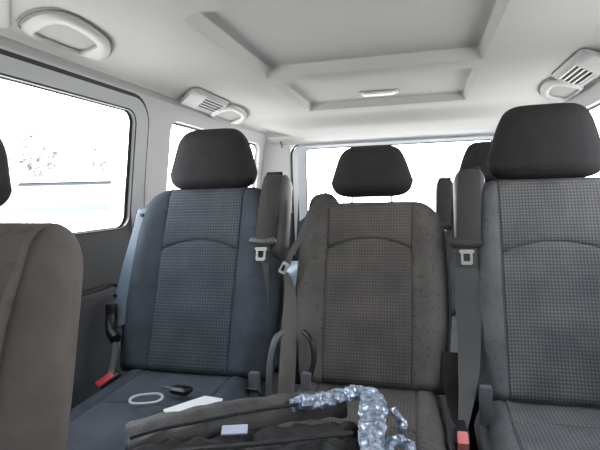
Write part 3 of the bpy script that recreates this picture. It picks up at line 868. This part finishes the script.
# blue card under the strap
bm = bmesh.new(); box(bm, -.024, .024, -.012, .012, 0, .005, .002)
o = link('card_holder', bm, mat('pale_lilac_card', (.55, .60, .78), .5)); o.location = (-.165, .802, .564); o.rotation_euler = (.25, 0, .3)
tag(o, 'small pale lilac card tucked under the bag flap', 'card')
# cord ring and key
bm = bmesh.new()
tube(bm, [(.037*math.cos(a)*1.05, .030*math.sin(a), .003+.001*math.sin(3*a)) for a in [2*math.pi*k/40 for k in range(40)]], .0032, 8, closed=True)
o = link('cord_ring', bm, M['cream']); o.location = (-.488, 1.016, .504); o.rotation_euler = (0, 0, .35)
tag(o, 'pale round cord ring lying on the left cushion beside the black key fob', 'ring')
kf = empty('key_fob', (-.425, 1.072, .503), (0, 0, -.15), label='black car key fob on the left cushion behind the white paper', cat='key')
bm = bmesh.new(); loopstack(bm, [[(x, y, z) for x, y in rrect(-.026+e, .030-e, -.018+e, .018-e, .010)] for e, z in ((.003, .001), (0, .005), (0, .012), (.004, .016), (.010, .017))], True, True, True)
link('fob_case', bm, M['black'], kf)
bm = bmesh.new(); box(bm, -.052, -.026, -.005, .005, .005, .010, .002); link('key_blade', bm, M['greyp'], kf)

# ------------------------------------------------------------------ outside
G = -.45
M['ground'] = mat('pale_concrete', (.62, .60, .57), .9, bump=.3, scale=8, var=.08, vscale=1)
M['wallw'] = mat('white_render', (.80, .79, .77), .9, var=.04, vscale=2)
M['teal'] = mat('teal_window_glass', (.10, .30, .36), .2)
M['leaf'] = mat('washed_out_leaves', (.58, .58, .58), .8, var=.2, vscale=4)  # greyed and paled: overexposed daylight put into the leaf colour
M['washed_out_bark'] = mat('washed_out_bark', (.40, .36, .33), .9)  # trunks paled as well, the outdoor glare is in this colour
M['car1'] = mat('silver_car_paint', (.62, .62, .63), .3, metal=.3)
M['car2'] = mat('white_car_paint', (.80, .80, .80), .3)
M['cglass'] = mat('car_glass_dark', (.05, .055, .065), .12)
bm = bmesh.new(); box(bm, -60, 60, -60, 60, G-.1, G)
tag(link('ground', bm, M['ground'], smooth=False), kind='structure')
def car(loc, rz, paint, label):
    r = empty('parked_car', loc, (0, 0, rz), label=label, cat='car', group='parked cars outside the left window'); r.scale = (1.3, 1.3, 1.3)
    # length along local y
    bm = bmesh.new(); prof = [(-2.1, .28), (-2.15, .60), (-2.0, .86), (-1.2, .96), (1.5, .98), (2.0, .90), (2.12, .6), (2.1, .28)]
    L = []
    for x, ins, in ((-.86, .10), (-.84, .02), (-.78, 0), (.78, 0), (.84, .02), (.86, .10)):
        L.append([(x, y*(1-ins*.05), z-(ins*.4 if z > .5 else -ins*.2)) for y, z in prof])
    loopstack(bm, L); link('car_body', bm, paint, r, angle=35)
    bm = bmesh.new(); cab = [(-1.25, .95), (-.55, 1.40), (-.2, 1.46), (.7, 1.46), (1.1, 1.38), (1.65, .97)]
    loopstack(bm, [[(x*(1 if z < 1.2 else .82), y, z) for y, z in cab] for x in (-.80, -.76, .76, .80)]); link('cabin_glass', bm, M['cglass'], r, angle=35)
    bm = bmesh.new(); cab2 = [(-.60, 1.385), (-.2, 1.475), (.7, 1.475), (1.15, 1.375), (.7, 1.43), (-.2, 1.43)]
    loopstack(bm, [[(x, y, z) for y, z in cab2] for x in (-.68, .68)]); link('car_roof', bm, paint, r, angle=35)
    for s in (-1, 1):
        for y in (-1.3, 1.3):
            bm = bmesh.new()
            loopstack(bm, [[(s*x, y+q*math.cos(2*math.pi*k/20), .31+q*math.sin(2*math.pi*k/20)) for k in range(20)] for x, q in ((.66, .27), (.68, .31), (.86, .31), (.88, .27), (.875, .18))])
            link('wheel', bm, M['rubber'], r)
    return r
def tree(loc, h, rad, label, seed):
    r = empty('leafy_tree', loc, label=label, cat='tree', group='trees outside the left window')
    bm = bmesh.new(); tube(bm, catmull([(0, 0, 0), (.08, .05, h*.35), (-.05, .1, h*.75)]), .14, 10); link('trunk', bm, M['washed_out_bark'], r)
    rnd = random.Random(seed); bm = bmesh.new()
    for k in range(1500):
        a, b_, q = rnd.uniform(0, 6.28), rnd.uniform(-1, 1), rnd.random()**.4
        q *= .75+.35*noise.noise(Vector((math.cos(a)*2, math.sin(a)*2, b_*2+seed)))
        c = Vector((rad*q*math.cos(a)*math.sqrt(1-b_*b_), rad*q*math.sin(a)*math.sqrt(1-b_*b_), h*.8+rad*.8*q*b_))
        u = Vector((rnd.gauss(0, 1), rnd.gauss(0, 1), rnd.gauss(0, 1))).normalized(); v = u.orthogonal().normalized()
        s = rnd.uniform(.08, .16)
        bm.faces.new([bm.verts.new(c+u*s), bm.verts.new(c+v*s*.5), bm.verts.new(c-u*s), bm.verts.new(c-v*s*.5)])
    link('foliage', bm, M['leaf'], r, smooth=False)
    return r
car((-6.8, 8.6, G), math.radians(20), M['car1'], 'silver parked car with dark glass, seen at the right end of the left window')
car((-12.3, 8.6, G), math.radians(75), M['car2'], 'white parked car farther back, seen through the middle of the left window')
tree((-10.4, 11.3, G), 3.6, 1.3, 'leafy tree seen through the left part of the left window', 3)
tree((-10.4, 13.9, G), 3.5, 1.0, 'smaller leafy tree just right of the other tree outside', 5)
b = empty('office_building', (-16.5, 16.2, G), (0, 0, math.radians(-25)), label='white building with teal windows at the upper left of the left window', cat='building')
bm = bmesh.new(); box(bm, -3, 3, -6, -.8, 0, 8.5); link('building_wall', bm, M['wallw'], b, smooth=False)
for k in range(4):
    for j in range(3):
        bm = bmesh.new(); box(bm, 2.98, 3.05, -5.7+k*1.25, -4.9+k*1.25, 1.2+j*2.5, 3.0+j*2.5); link('building_window', bm, M['teal'], b, smooth=False)
bm = bmesh.new(); box(bm, -3.1, 3.15, -6.1, -.7, 8.5, 8.8); link('roof_edge', bm, M['wallw'], b, smooth=False)

# ------------------------------------------------------------------ light
w = bpy.data.worlds.new('World'); S.world = w; w.use_nodes = True
n = w.node_tree; bg = n.nodes['Background']
tc = n.nodes.new('ShaderNodeTexCoord'); sp = n.nodes.new('ShaderNodeSeparateXYZ'); n.links.new(tc.outputs['Generated'], sp.inputs[0])
rp = n.nodes.new('ShaderNodeValToRGB'); n.links.new(sp.outputs['Z'], rp.inputs[0])
rp.color_ramp.elements[0].color = (1, .99, .97, 1); rp.color_ramp.elements[1].color = (.80, .88, 1, 1); rp.color_ramp.elements[1].position = .9
n.links.new(rp.outputs[0], bg.inputs[0]); ma = n.nodes.new('ShaderNodeMapRange'); n.links.new(sp.outputs['Y'], ma.inputs[0])
ma.inputs[1].default_value = -1; ma.inputs[2].default_value = 1; ma.inputs[3].default_value = 3.2; ma.inputs[4].default_value = 9.5
n.links.new(ma.outputs[0], bg.inputs[1])
sl = bpy.data.lights.new('sun', 'SUN'); sl.energy = 10; sl.angle = math.radians(6); sl.color = (1, .95, .88)
so = bpy.data.objects.new('sun', sl); COL.objects.link(so)
so.rotation_euler = (math.radians(35), math.radians(-12), 0)

# ------------------------------------------------------------------ camera
yaw, pit, rol = map(math.radians, (14.6, 3.75, 1.6))
F = Vector((-math.sin(yaw)*math.cos(pit), math.cos(yaw)*math.cos(pit), -math.sin(pit)))
R0 = Vector((math.cos(yaw), math.sin(yaw), 0)); U0 = R0.cross(F)
R = R0*math.cos(rol)-U0*math.sin(rol); U = R0*math.sin(rol)+U0*math.cos(rol)
cam = bpy.data.cameras.new('camera'); co = bpy.data.objects.new('camera', cam); COL.objects.link(co)
co.matrix_world = Matrix(((R.x, U.x, -F.x, .18), (R.y, U.y, -F.y, 0), (R.z, U.z, -F.z, 1.0), (0, 0, 0, 1)))
cam.sensor_width = 36; cam.lens = 36*480/600; cam.clip_start = .02; cam.clip_end = 200
S.camera = co
S.view_settings.view_transform = 'Standard'; S.view_settings.look = 'None'
S.view_settings.exposure = .22; S.view_settings.gamma = 1; S.view_settings.use_curve_mapping = False
S.cycles.use_denoising = True
S.cycles.max_bounces = 12; S.cycles.diffuse_bounces = 8; S.cycles.transparent_max_bounces = 16
S.cycles.caustics_reflective = False; S.cycles.caustics_refractive = False
